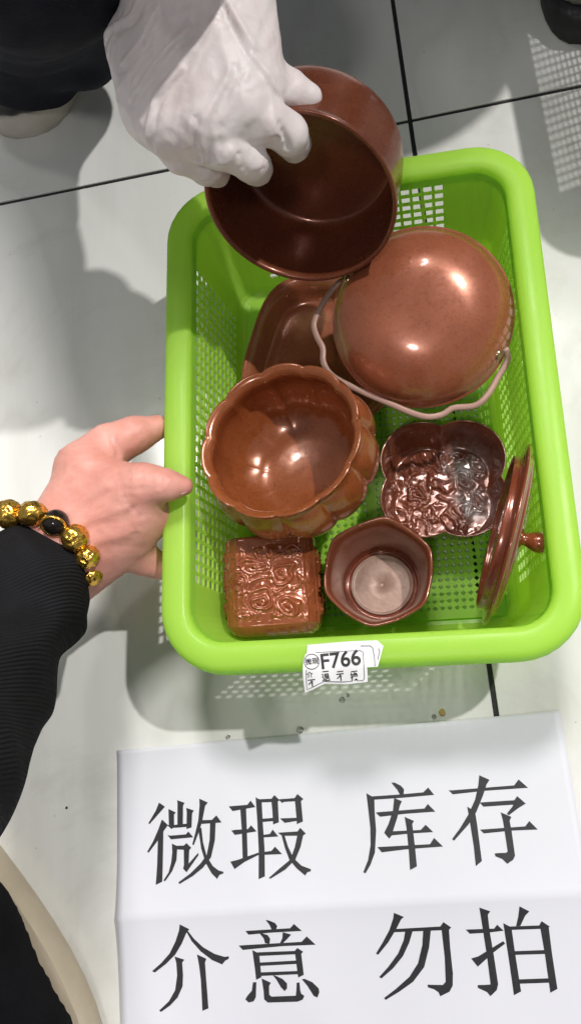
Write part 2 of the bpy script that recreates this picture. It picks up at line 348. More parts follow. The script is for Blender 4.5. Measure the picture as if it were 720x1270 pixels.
# ------------------------------------------------------------------ plastic baskets
def rrect(a, b, r, nseg=8):
    """closed list of (x, y) on a rounded rectangle, counter-clockwise from the +x side's lower corner end"""
    out = []
    for cx, cy, a0 in ((a - r, -(b - r), -90), (a - r, b - r, 0), (-(a - r), b - r, 90), (-(a - r), -(b - r), 180)):
        for k in range(nseg + 1):
            t = math.radians(a0 + 90 * k / nseg); out.append((cx + r * math.cos(t), cy + r * math.sin(t)))
    return out
def sweep_ring(prof, a, b, r, nseg=8):
    V, F = [], []; m = len(prof)
    for off, z in prof:
        for x, y in rrect(a + off, b + off, max(r + off, 0.004), nseg): V.append((x, y, z))
    n = 4 * (nseg + 1)
    for i in range(m):
        i2 = (i + 1) % m
        for k in range(n):
            k2 = (k + 1) % n
            F.append((i * n + k, i * n + k2, i2 * n + k2, i2 * n + k))
    return V, F
def build_basket(name, A, B, HZ, mat, label, group):
    """A, B half sizes of the opening at the inner wall, HZ height of the rim"""
    root = empty(name, label=label, cat='basket', group=group)
    R0 = 0.022
    rim = [(-0.0012, HZ - 0.012), (-0.0006, HZ - 0.003), (0.0010, HZ - 0.0006), (0.0035, HZ + 0.0002), (0.0085, HZ + 0.0004), (0.0130, HZ - 0.0002), (0.0150, HZ - 0.0012), (0.0164, HZ - 0.0032), (0.0172, HZ - 0.008), (0.0176, HZ - 0.013),
           (0.0160, HZ - 0.013), (0.0150, HZ - 0.005), (0.0125, HZ - 0.0022), (0.0040, HZ - 0.0020), (0.0014, HZ - 0.0040), (0.0008, HZ - 0.012)]
    V, F = sweep_ring(rim, A, B, R0); o = link('rim', V, F, mat, root)
    # walls: one per side, corner to corner, with rows of rectangular holes
    taper = 0.013
    prof = [(0, HZ - 0.006)]
    ztop, zbot = HZ - 0.0125, 0.016; rows = round((ztop - zbot) / 0.0069)
    pz = (ztop - zbot) / rows
    def off(z): return -taper * (1 - z / HZ)
    vs = [(off(HZ - 0.006), HZ - 0.006, 0)]
    for i in range(rows):
        z0 = ztop - i * pz; vs.append((off(z0), z0, 1)); z1 = z0 - pz * 0.72; vs.append((off(z1), z1, 0))
    vs += [(off(0.010), 0.010, 0), (off(0.010) - 0.0015, 0.006, 0), (off(0.010) - 0.0050, 0.0032, 0), (off(0.010) - 0.0090, 0.0024, 0)]
    for side in range(4):
        half = (B, A, B, A)[side]; dist = (A, B, A, B)[side]
        U = half - R0 - taper - 0.003
        ncol = int(2 * U / 0.0070); pu = 2 * U / ncol
        us = []                      # (kind, value)
        for k in range(5): us.append(('c0', 45 * k / 4, 0))
        for i in range(ncol):
            us.append(('s', -U + i * pu + pu * 0.14, 1)); us.append(('s', -U + i * pu + pu * 0.86, 0))
        for k in range(5): us.append(('c1', 45 * k / 4, 0))
        V, F = [], []
        for (of, z, fl_) in vs:
            d = dist + of; h = half + of; r = max(R0 + of * 0.4, 0.004)
            for kd, val, fl2 in us:
                if kd == 's': t, nrm = val, d
                elif kd == 'c0':
                    a = math.radians(-45 + val); t = -(h - r) + r * math.sin(a); nrm = d - r + r * math.cos(a)
                else:
                    a = math.radians(val); t = (h - r) + r * math.sin(a); nrm = d - r + r * math.cos(a)
                V.append(((nrm, t, z), (-t, nrm, z), (-nrm, -t, z), (t, -nrm, z))[side])
        nu = len(us)
        for i in range(len(vs) - 1):
            for k in range(nu - 1):
                if vs[i][2] and us[k][2]: continue
                F.append((i * nu + k, (i + 1) * nu + k, (i + 1) * nu + k + 1, i * nu + k + 1))
        o = link('side_wall', V, F, mat, root, False)
        md = o.modifiers.new('thickness', 'SOLIDIFY'); md.thickness = 0.0013; md.offset = 1.0
    # base: plate with diamond holes
    a, b = A + off(0.01) - 0.0085, B + off(0.01) - 0.0085; pitch = 0.0048
    nx, ny = int(2 * a / pitch), int(2 * b / pitch); px, py = 2 * a / nx, 2 * b / ny
    V, F = [], []; gi = {}
    for i in range(nx + 1):
        for j in range(ny + 1):
            gi[i, j] = len(V); V.append((-a + i * px, -b + j * py, 0.0026))
    for i in range(nx):
        for j in range(ny):
            c = [gi[i, j], gi[i + 1, j], gi[i + 1, j + 1], gi[i, j + 1]]
            corner = min(i, nx - 1 - i) < 3 and min(j, ny - 1 - j) < 3
            edge = i in (0, nx - 1) or j in (0, ny - 1) or i == nx // 2 or j == ny // 2
            if corner or edge: F.append(tuple(c)); continue
            cx, cy = -a + (i + 0.5) * px, -b + (j + 0.5) * py; k0 = len(V)
            for dx, dy in ((0, -1), (1, 0), (0, 1), (-1, 0)): V.append((cx + dx * px * 0.39, cy + dy * py * 0.39, 0.0026))
            for q in range(4):
                F.append((c[q], c[(q + 1) % 4], k0 + q)); F.append((c[(q + 1) % 4], k0 + (q + 1) % 4, k0 + q))
    o = link('base', V, F, mat, root, False)
    md = o.modifiers.new('thickness', 'SOLIDIFY'); md.thickness = 0.0020; md.offset = 1.0
    return root
X0, X1, Y0, Y1, HB = -0.1664, 0.0777, 0.0409, 0.3719, 0.100
BC = Vector(((X0 + X1) / 2, (Y0 + Y1) / 2, 0))
basket = build_basket('plastic_basket', (X1 - X0) / 2 - 0.0176, (Y1 - Y0) / 2 - 0.0176, HB, M_LIME,
                      'lime green perforated plastic basket holding brown copper ware', 'baskets on the floor')
basket.location = BC
basket2 = build_basket('plastic_basket', 0.10, 0.125, 0.165, M_GREYP, 'grey perforated plastic basket just outside the top right corner', 'baskets on the floor')
basket2.rotation_euler = (0, 0, TA)

# ------------------------------------------------------------------ price tag on the near rim (part of the basket)
TEXT_OBJS = []
def text_mesh(body, size, bold=0.0):
    cu = bpy.data.curves.new('t', 'FONT'); cu.body = body; cu.size = size; cu.align_x = 'CENTER'; cu.align_y = 'CENTER'; cu.offset = bold
    ob = bpy.data.objects.new('t', cu); COL.objects.link(ob); bpy.context.view_layer.update()
    dg = bpy.context.evaluated_depsgraph_get(); me = bpy.data.meshes.new_from_object(ob.evaluated_get(dg))
    V = [tuple(v.co) for v in me.vertices]; F = [tuple(p.vertices) for p in me.polygons]
    bpy.data.objects.remove(ob); bpy.data.curves.remove(cu); bpy.data.meshes.remove(me); return V, F
# tag frame: s to the right along the rim, t towards the viewer (metres); folds down past the rim's outer edge
tag_o = at(375, 814, HB + 0.0012); tag_e = at(475, 806, HB + 0.0012)
ts = (tag_e - tag_o).normalized(); tt = ts.cross(Vector((0, 0, 1))); PXM = (tag_e - tag_o).length / 100.3
T_EDGE = 0.0072                     # where it leaves the rim
def tagpt(s, t, lift=0.0):
    if t < T_EDGE: y, z = t, 0.0
    else:
        d = t - T_EDGE; y = T_EDGE + d * 0.93; z = -d * 0.36 - d * d * 4
    z += 0.0004 * math.sin(s * 260) * (1 + 30 * max(t, 0))
    p = tag_o + ts * s + tt * y; p.z += z + lift; return p
def tagpx(x, y):                     # photo pixel -> tag sheet coordinates
    q = at(x, y, HB + 0.0012) - tag_o; s, t = q.dot(ts), q.dot(tt)
    return s, (t if t < T_EDGE else T_EDGE + (t - T_EDGE) / 0.97)
def sheet(poly, lift, name, mat, parent, n=14):
    """fill a polygon given in (s, t) by clipping a fine grid to it"""
    bm = bmesh.new(); vs = [bm.verts.new((s, t, 0)) for s, t in poly]; bm.faces.new(vs)
    lo_t = min(p[1] for p in poly); hi_t = max(p[1] for p in poly); lo_s = min(p[0] for p in poly); hi_s = max(p[0] for p in poly)
    for k in range(1, n):
        bmesh.ops.bisect_plane(bm, geom=bm.verts[:] + bm.edges[:] + bm.faces[:], plane_co=(0, lo_t + (hi_t - lo_t) * k / n, 0), plane_no=(0, 1, 0))
    for k in range(1, n):
        bmesh.ops.bisect_plane(bm, geom=bm.verts[:] + bm.edges[:] + bm.faces[:], plane_co=(lo_s + (hi_s - lo_s) * k / n, 0, 0), plane_no=(1, 0, 0))
    bmesh.ops.triangulate(bm, faces=bm.faces[:])
    bm.verts.index_update()
    V = [tagpt(v.co.x, v.co.y, lift) for v in bm.verts]; F = [tuple(v.index for v in f.verts) for f in bm.faces]; bm.free()
    return link(name, V, F, mat, parent, True, True)
rear = [tagpx(*p) for p in ((381, 800), (425, 796), (467, 794), (475, 801), (471, 816), (468, 827), (430, 829), (379, 829))]
front = [tagpx(*p) for p in ((379, 811), (450, 807), (455, 830), (455, 846), (430, 849), (402, 848), (388, 855), (376, 860), (375, 838), (376, 820))]
sticker = sheet(front, 0.0006, 'price_tag', M_STICK, basket)
sticker['label'] = 'white paper price tag reading F766 stuck over the near rim'
st2 = sheet(rear, 0.0, 'backing_tag', M_STICK, basket)
def tag_text(body, x, y, size_px, bold, name, wd=None):
    V, F = text_mesh(body, size_px * PXM, bold); cs, ct = tagpx(x, y); a = math.radians(2.2)
    P_ = []
    for v in V:
        vx, vy = v[0] * math.cos(a) - v[1] * math.sin(a), v[0] * math.sin(a) + v[1] * math.cos(a)
        P_.append(tagpt(cs + vx, ct - vy, 0.0009))
    return link(name, P_, F, M_INK, sticker, False, True)
tag_text('F766', 422, 819, 26, 0.00022, 'price_code')
tag_text('微瑕', 387, 821, 8.5, 0.00005, 'badge_text')
for ch, x, y in (('不', 386, 848), ('退', 403.5, 841), ('不', 421.5, 840.5), ('换', 439, 840)): tag_text(ch, x, y, 10.5, 0.00008, 'tag_character')
tag_text('介', 384, 837.5, 8, 0.00005, 'tag_character')
for x in (403.5, 421.5, 439): tag_text('一', x, 833.6, 8, 0.0001, 'tag_character')
def tag_line(pts, wpx, name, parent, lift):
    V, F = [], []; n = len(pts); q = [Vector((*tagpx(*p), 0)) for p in pts]
    for i, p in enumerate(q):
        t = (q[min(i + 1, n - 1)] - q[max(i - 1, 0)]).normalized(); s = Vector((-t.y, t.x, 0)) * (wpx * PXM / 2)
        for e in (p + s, p - s): V.append(tagpt(e.x, e.y, lift))
    for i in range(n - 1): F.append((2 * i, 2 * i + 1, 2 * i + 3, 2 * i + 2))
    return link(name, V, F, M_INK, parent, False, True)
circ = [(386.7 + 9.3 * math.cos(t * math.pi / 14), 820.8 + 9.3 * math.sin(t * math.pi / 14)) for t in range(29)]
tag_line(circ, 0.8, 'badge_ring', sticker, 0.0009)
tag_line([(392, 809.5), (420, 808), (447, 807.2), (450, 809), (450.7, 818), (451, 828), (451.2, 836), (451, 842), (449, 844.5), (425, 846), (401, 845.5), (388, 852), (379, 856), (379, 845), (380, 831)], 0.7, 'frame_line', sticker, 0.0009)
tag_line([(447, 801.2), (459, 801), (462, 804), (464, 816), (464.5, 826)], 0.7, 'frame_line', st2, 0.0004)
tag_line([(469, 804), (470.5, 808), (468, 818)], 0.7, 'frame_line', st2, 0.0004)

# ------------------------------------------------------------------ copper ware
def relief(x, y, swirls, seed=0.0):
    """cast cloud scrolls: raised spirals on a ground of flowing ridges; x, y in millimetres"""
    wq = noise.noise_vector(Vector((x * 0.09, y * 0.09, seed * 3.1))); w2 = noise.noise_vector(Vector((x * 0.22, y * 0.22, seed + 9)))
    x += 4.5 * wq.x + 1.3 * w2.x; y += 4.5 * wq.y + 1.3 * w2.y
    for cx, cy, R, sg, a0 in swirls:
        dx, dy = x - cx, y - cy; r = math.hypot(dx, dy)
        if r < R:
            th = math.atan2(dy, dx) * sg + a0; ph = (r / (R * 0.42) - th / (2 * math.pi)) % 1.0
            e = min(1, (R - r) / (R * 0.15)); core = math.exp(-(r / (R * 0.22)) ** 2)
            return e * (0.95 * math.exp(-((ph - 0.5) / 0.20) ** 2) + 0.25) + 0.7 * core
    p_ = Vector((x * 0.10 + seed, y * 0.10 + seed * 0.7, seed)); wv = noise.noise_vector(p_ * 0.7) * 0.7
    n = noise.noise(p_ * 1.35 + wv); return 0.8 * math.exp(-(n / 0.12) ** 2) + 0.35 * max(0, noise.noise(p_ * 2.6))

# low dish underneath
def fd(r, z, t, i):
    c, s = abs(math.cos(t)), abs(math.sin(t)); k = 1 / ((c ** 3.6 + s ** 3.6) ** (1 / 3.6)); return r * (1 + (k - 1) * min(1, r / 0.03)), z
V, F = lathe(smoothprof([(0, 0.0), (0.03, 0.0), (0.046, 0.002), (0.0515, 0.010), (0.0550, 0.0200), (0.0565, 0.0230), (0.0545, 0.0238), (0.0500, 0.0190), (0.0470, 0.0095), (0.0430, 0.0056), (0.030, 0.0046), (0, 0.0045)], 3), 120, fd)
o = link('square_dish', V, F, M_DISH); place(o, at(409, 449, 0.012), (-0.03, 0.04, 1), math.radians(-17))
tag(o, 'rounded square brown copper dish half hidden beneath the domed pan and held pot', 'dish')

# pan lying upside down with a bail handle
pan = empty('copper_pan', label='domed brown copper pan lying upside down with a curved bail handle', cat='pan')
RP = 0.0555
prof = [(0, 0.041), (0.010, 0.0408), (0.020, 0.0396), (0.028, 0.0372), (0.036, 0.0325), (0.044, 0.0255), (0.050, 0.0175), (0.0540, 0.0085), (0.0555, 0.0025), (0.0568, 0.0012), (0.0570, 0.0), (0.0560, -0.0008), (0.0545, 0.0002), (0.0528, 0.0060), (0.0485, 0.0160), (0.0420, 0.0240), (0.0340, 0.0310), (0.020, 0.0380), (0, 0.0394)]
V, F = lathe(smoothprof(prof, 3), 128); body = link('bowl', [(x, y, z) for x, y, z in V], F, M_ROSE, pan)
pc = at(523, 394, 0.086); place(pan, pc, (0.03, -0.34, 1)); pan.scale = (1.0, 1.0, 0.58)
bpy.context.view_layer.update(); IW = pan.matrix_world.inverted()
for px, py in ((437, 353), (614, 434)):
    d = (IW @ at(px, py, 0.092)); ang = math.atan2(d.y, d.x)
    c = Vector((0.0527 * math.cos(ang), 0.0527 * math.sin(ang), 0.0125)); nrm = Vector((math.cos(ang), math.sin(ang), 0.8)).normalized()
    V, F = lathe([(0, -0.002), (0.0026, -0.002), (0.0027, 0.0004), (0.0020, 0.0013), (0.0009, 0.0017), (0, 0.0018)], 16)
    q = nrm.to_track_quat('Z', 'Y')
    link('rivet', [q @ Vector(v) + c for v in V], F, M_BRASS, pan)
hp = [(446, 342, .084), (430, 344, .084), (413, 358, .082), (397, 382, .080), (389, 402, .078), (393, 418, .077), (400, 432, .076), (401, 450, .075), (413, 467, .074), (445, 484, .073), (482, 500, .072), (510, 512, .071), (530, 517, .071), (548, 514, .071), (562, 506, .072), (588, 503, .073), (604, 490, .074), (618, 466, .076), (629, 446, .079), (626, 432, .084)]
pts = smoothprof([tuple(at(*p)) for p in hp], 5)
V, F = tube([IW @ Vector(p) for p in pts], 0.0020, 12, 0.8); link('bail_handle', V, F, M_HAND, pan)

# pumpkin bowl
NL = 11
def lobes(t): return abs(math.sin(NL * t / 2)) ** 0.42
def fb(r, z, t, i):
    k = wt[i]; return r * (1 - k[0] * (1 - lobes(t))), z + k[1] * (lobes(t) - 0.5)
outer = [(0, 0.0), (0.024, 0.0, 0, 0), (0.0265, 0.0015, 0, 0), (0.027, 0.004, .01, 0), (0.036, 0.008, .04, 0), (0.0475, 0.018, .08, 0), (0.0530, 0.030, .09, 0), (0.0540, 0.040, .09, 0), (0.0515, 0.049, .08, 0), (0.0488, 0.0530, .045, .0006), (0.0482, 0.0555, .045, .001), (0.0488, 0.0578, .045, .0014), (0.0496, 0.0594, .045, .0016), (0.0490, 0.0602, .045, .0016), (0.0460, 0.0590, .045, .0014), (0.0440, 0.0562, .045, .001), (0.0448, 0.0525, .045, 0), (0.0470, 0.047, .05, 0), (0.0495, 0.039, .05, 0), (0.0480, 0.029, .045, 0), (0.0420, 0.018, .035, 0), (0.031, 0.010, .02, 0), (0.0180, 0.0074, 0.008, 0), (0.009, 0.0066, 0, 0), (0, 0.0064)]
pr = smoothprof([(p[0], p[1]) for p in outer], 3)
wt0 = [(p[2] if len(p) > 2 else 0, p[3] if len(p) > 3 else 0) for p in outer]
wt = []
for i in range(len(outer) - 1):
    for j in range(3): wt.append(tuple(wt0[i][c] * (1 - j / 3) + wt0[i + 1][c] * j / 3 for c in (0, 1)))
wt.append(wt0[-1])
V, F = lathe(pr, 240, fb)
o = link('lobed_bowl', V, F, M_ORNG); nb = Vector((-0.15, 0.10, 1)).normalized(); place(o, at(347, 546, 0.103) - nb * 0.060, nb, 0.1); o.scale = (1.04, 1.04, 1.04)
tag(o, 'deep pumpkin shaped brown copper bowl with scalloped rim and grooved sides', 'bowl')

# quatrefoil dish with embossed floor
def quat(t, s=1.0):
    ph = (t + math.pi / 4) % (math.pi / 2) - math.pi / 4
    d, a = 0.0190, 0.0270
    r = d * math.cos(ph) + math.sqrt(max(a * a - (d * math.sin(ph)) ** 2, 0)); return r * s
qd = [(0, 0.0), (0.55, 0.0), (0.80, 0.0004), (0.86, 0.003), (0.915, 0.012), (0.96, 0.024), (1.0, 0.0295), (1.008, 0.0308), (0.995, 0.0314), (0.975, 0.0302), (0.935, 0.024), (0.89, 0.013), (0.84, 0.0045), (0.80, 0.0028)] + [(0.79 - 0.79 * k / 50, 0.0024) for k in range(1, 50)] + [(0, 0.0030)]
DISH_SW = [(-12, 10, 8.5, 1, 0), (15, -4, 8, 1, 2), (2, -20, 6.5, -1, 2), (20, 14, 5.5, 1, 1)]
def fq(r, z, t, i):
    rr = quat(t, r)
    if 14 <= i:
        e = min(1, (0.79 - r) * 14)
        z += e * 0.0026 * relief(rr * math.cos(t) * 1000, rr * math.sin(t) * 1000, DISH_SW, 3.3)
    return rr, z
V, F = lathe(qd, 220, fq)
o = link('quatrefoil_dish', V, F, M_DARK); place(o, at(548, 612, 0.010), (0.03, 0.05, 1), math.radians(42))
tag(o, 'four lobed brown copper dish with embossed scroll relief inside', 'dish')

# small flower-rimmed cup
def fc(r, z, t, i):
    k = max(0, min(1, (z - 0.012) / 0.03)); ph = (t + math.pi / 6) % (math.pi / 3) - math.pi / 6; hx = 0.93 / max(math.cos(math.pi / 6 - abs(ph)), 0.5); wv = abs(math.cos(3 * t))
    return r * (1 - k + k * (0.5 * min(hx, 1.035) + 0.5)), z + 0.0016 * k * (wv - 0.5)
cp = smoothprof([(0, 0.0), (0.018, 0.0), (0.0215, 0.0015), (0.0235, 0.008), (0.0265, 0.018), (0.0300, 0.031), (0.0330, 0.0400), (0.0347, 0.0432), (0.0349, 0.0441), (0.0338, 0.0446), (0.0322, 0.0430), (0.0300, 0.0380), (0.0272, 0.027), (0.0250, 0.017), (0.0236, 0.0085), (0.0228, 0.0062), (0.0205, 0.0068), (0.0192, 0.0056), (0.010, 0.0050), (0.0020, 0.0046), (0.0008, 0.0034), (0, 0.0032)], 3)
V, F = lathe(cp, 144, fc)
o = link('flower_cup', V, F, M_CUP); cupo = o; place(o, at(474, 728, 0.010), (0.02, 0.05, 1), 0.35)
tag(o, 'small round brown copper cup with six petal wavy rim and plain flat floor', 'cup')

Vd, Fd = lathe([(0, 0.0060), (0.0200, 0.0060), (0.0208, 0.0072), (0.0204, 0.0082), (0.0196, 0.0078), (0.0188, 0.0070), (0.0180, 0.0070), (0.010, 0.0070), (0.0016, 0.0070), (0.0010, 0.0060), (0, 0.0058)], 72)
link('cup_floor', Vd, Fd, M_PALE, cupo)
# square relief cup lying on its side
def sqr(t, a, n=4.5): c, s = abs(math.cos(t)), abs(math.sin(t)); return a / ((c ** n + s ** n) ** (1 / n))
LC = 0.060
rp = [(0, 0.0), (0.5, 0.0), (0.80, 0.0006), (0.93, 0.0026), (0.99, 0.006)] + [(1.0 - 0.03 * k / 90, 0.006 + (LC - 0.008) * k / 90) for k in range(1, 91)] + [(0.955, LC - 0.0005), (0.935, LC), (0.915, LC - 0.0008), (0.91, LC - 0.006), (0.90, 0.03), (0.88, 0.007), (0.7, 0.0045), (0, 0.004)]
BOX_SW = [(-8, 42, 7.5, 1, 0), (7, 37, 8.5, -1, 1), (-5, 21, 8.5, 1, 2), (10, 17, 7, -1, 0.5), (1, 51, 5.5, 1, 3), (-15, 31, 5.5, -1, 2), (14, 50, 5, 1, 1), (-15, 14, 5, -1, 0)]
def fr(r, z, t, i):
    rr = sqr(t, 0.0285) * r
    if 5 <= i <= 94:
        e = min(1, (z - 0.009) / 0.003, (LC - 0.006 - z) / 0.003); e = max(0, e)
        ph = (t + math.pi / 4) % (math.pi / 2) - math.pi / 4
        panel = 1.0 if abs(ph) < 0.62 else 0.35
        rr += e * panel * 0.0020 * relief(ph * 28, z * 1000, BOX_SW, 1.7 + round((t + math.pi) / (math.pi / 2))) + (0.0007 if abs(abs(ph) - 0.64) < 0.03 else 0)
    return rr, z
V, F = lathe(rp, 400, fr)
o = link('relief_cup', V, F, M_COP)
tag(o, 'square brown copper cup lying on its side with raised cloud relief', 'cup')
ax = Vector((-0.02, 0.985, 0.10)).normalized(); xz = ax.cross(Vector((0.12, 0, 1))).normalized(); yz = ax.cross(xz)
mw = Matrix((xz, yz, ax)).transposed().to_4x4(); mw = mw @ Matrix.Diagonal((1.05, 1.05, 1.05, 1)); mw.translation = at(344, 790, 0.0345); o.matrix_world = mw

# lid standing against the right wall
lid = empty('copper_lid', label='round brown copper lid standing on edge with its knob against the right basket wall', cat='lid')
V, F = lathe(smoothprof([(0, -0.003), (0.03, -0.002), (0.046, 0.0), (0.0470, -0.0042), (0.0490, -0.0044), (0.0495, 0.0004), (0.0555, 0.0010), (0.0575, 0.0018), (0.0578, 0.0028), (0.0565, 0.0036), (0.0520, 0.0048), (0.0505, 0.0066), (0.0480, 0.0074), (0.036, 0.0098), (0.018, 0.0118), (0, 0.0122)], 3), 128)
disc = link('lid_plate', V, F, M_LID, lid)
V, F = lathe(smoothprof([(0, 0.010), (0.0042, 0.010), (0.0040, 0.0145), (0.0048, 0.017), (0.0062, 0.0205), (0.0066, 0.0240), (0.0056, 0.0275), (0.0030, 0.0294), (0, 0.0298)], 3), 32)
link('knob', V, F, M_COP, lid)
le = at(655, 540, 0.08) - at(600, 778, 0.08); lc = at(622, 662, 0.084); lid.scale = (0.93, 0.93, 0.90); ln = Vector((-le.y, le.x, 0)).normalized()
if ln.x < 0: ln = -ln
lv_ = (Vector((0, 0, CAM_H)) - lc).normalized(); lz = (-0.06 - ln.dot(lv_)) / lv_.z
place(lid, lc, (ln.x, ln.y, lz))

M_POT = copper('deep_red_copper', (0.15, 0.040, 0.018), (0.22, 0.062, 0.028), 0.3, (0.2, 0.36), coat=0.2)
# pot held up by the gloved hand, opening towards the viewer
hpot = smoothprof([(0, 0.0), (0.030, 0.0), (0.042, 0.0012), (0.0475, 0.0045), (0.0495, 0.010), (0.0500, 0.020), (0.0502, 0.038), (0.0505, 0.0475), (0.0512, 0.0498), (0.0508, 0.0508), (0.0495, 0.0508), (0.0484, 0.0495), (0.0480, 0.044), (0.0478, 0.020), (0.0470, 0.0105), (0.0445, 0.0058), (0.038, 0.0042), (0, 0.0036)], 3)
V, F = lathe(hpot, 128); o = link('copper_pot', [(x, y, z - 0.0505) for x, y, z in V], F, M_POT)
o.scale = (1.1, 1.1, 1.1); POT_C = at(371, 252, 0.160); POT_N = Vector((-0.16, -0.93, 0.33)).normalized()
place(o, POT_C, POT_N)
tag(o, 'round straight sided brown copper pot tilted open towards the viewer by a gloved hand', 'pot')

# ------------------------------------------------------------------ paper sign
PA = 0.0547; PTL = Vector((-0.2301, 0.0006, 0))
pu_ = Vector((math.cos(PA), math.sin(PA), 0)); pv_ = Vector((math.sin(PA), -math.cos(PA), 0))
def paper_z(u, v):
    """height of the sheet (metres) at u, v in millimetres from its far left corner"""
    z = 0.0008 + 0.0050 * math.exp(-abs(v - 105) / 22.0)            # soft ridge along the old fold
    z += 0.0010 * (0.5 + 0.5 * math.sin(u / 41 + v / 70)) * min(1, v / 40)
    z += 0.0030 * max(0, (u - 230) / 67) ** 2 + 0.0022 * max(0, (40 - u) / 40) ** 2 * (v / 210)
    z += 0.0012 * max(0, (18 - v) / 18) ** 2 * (0.5 + 0.5 * math.sin(u / 26))
    return z
def paper_pt(u, v, lift=0.0): p = PTL + pu_ * (u / 1000) + pv_ * (v / 1000); p.z = paper_z(u, v) + lift; return p
NU, NV = 66, 70
V = [paper_pt(297 * i / NU, 210 * j / NV) for j in range(NV + 1) for i in range(NU + 1)]
F = [(j * (NU + 1) + i, (j + 1) * (NU + 1) + i, (j + 1) * (NU + 1) + i + 1, j * (NU + 1) + i + 1) for j in range(NV) for i in range(NU)]
sign = empty('paper_sign', PTL, 'white paper sheet with eight large black printed characters on the floor', 'sign')
sh = link('sheet', V, F, M_PAPER, sign, True, True)
md = sh.modifiers.new('thickness', 'SOLIDIFY'); md.thickness = 0.00012; md.offset = -1
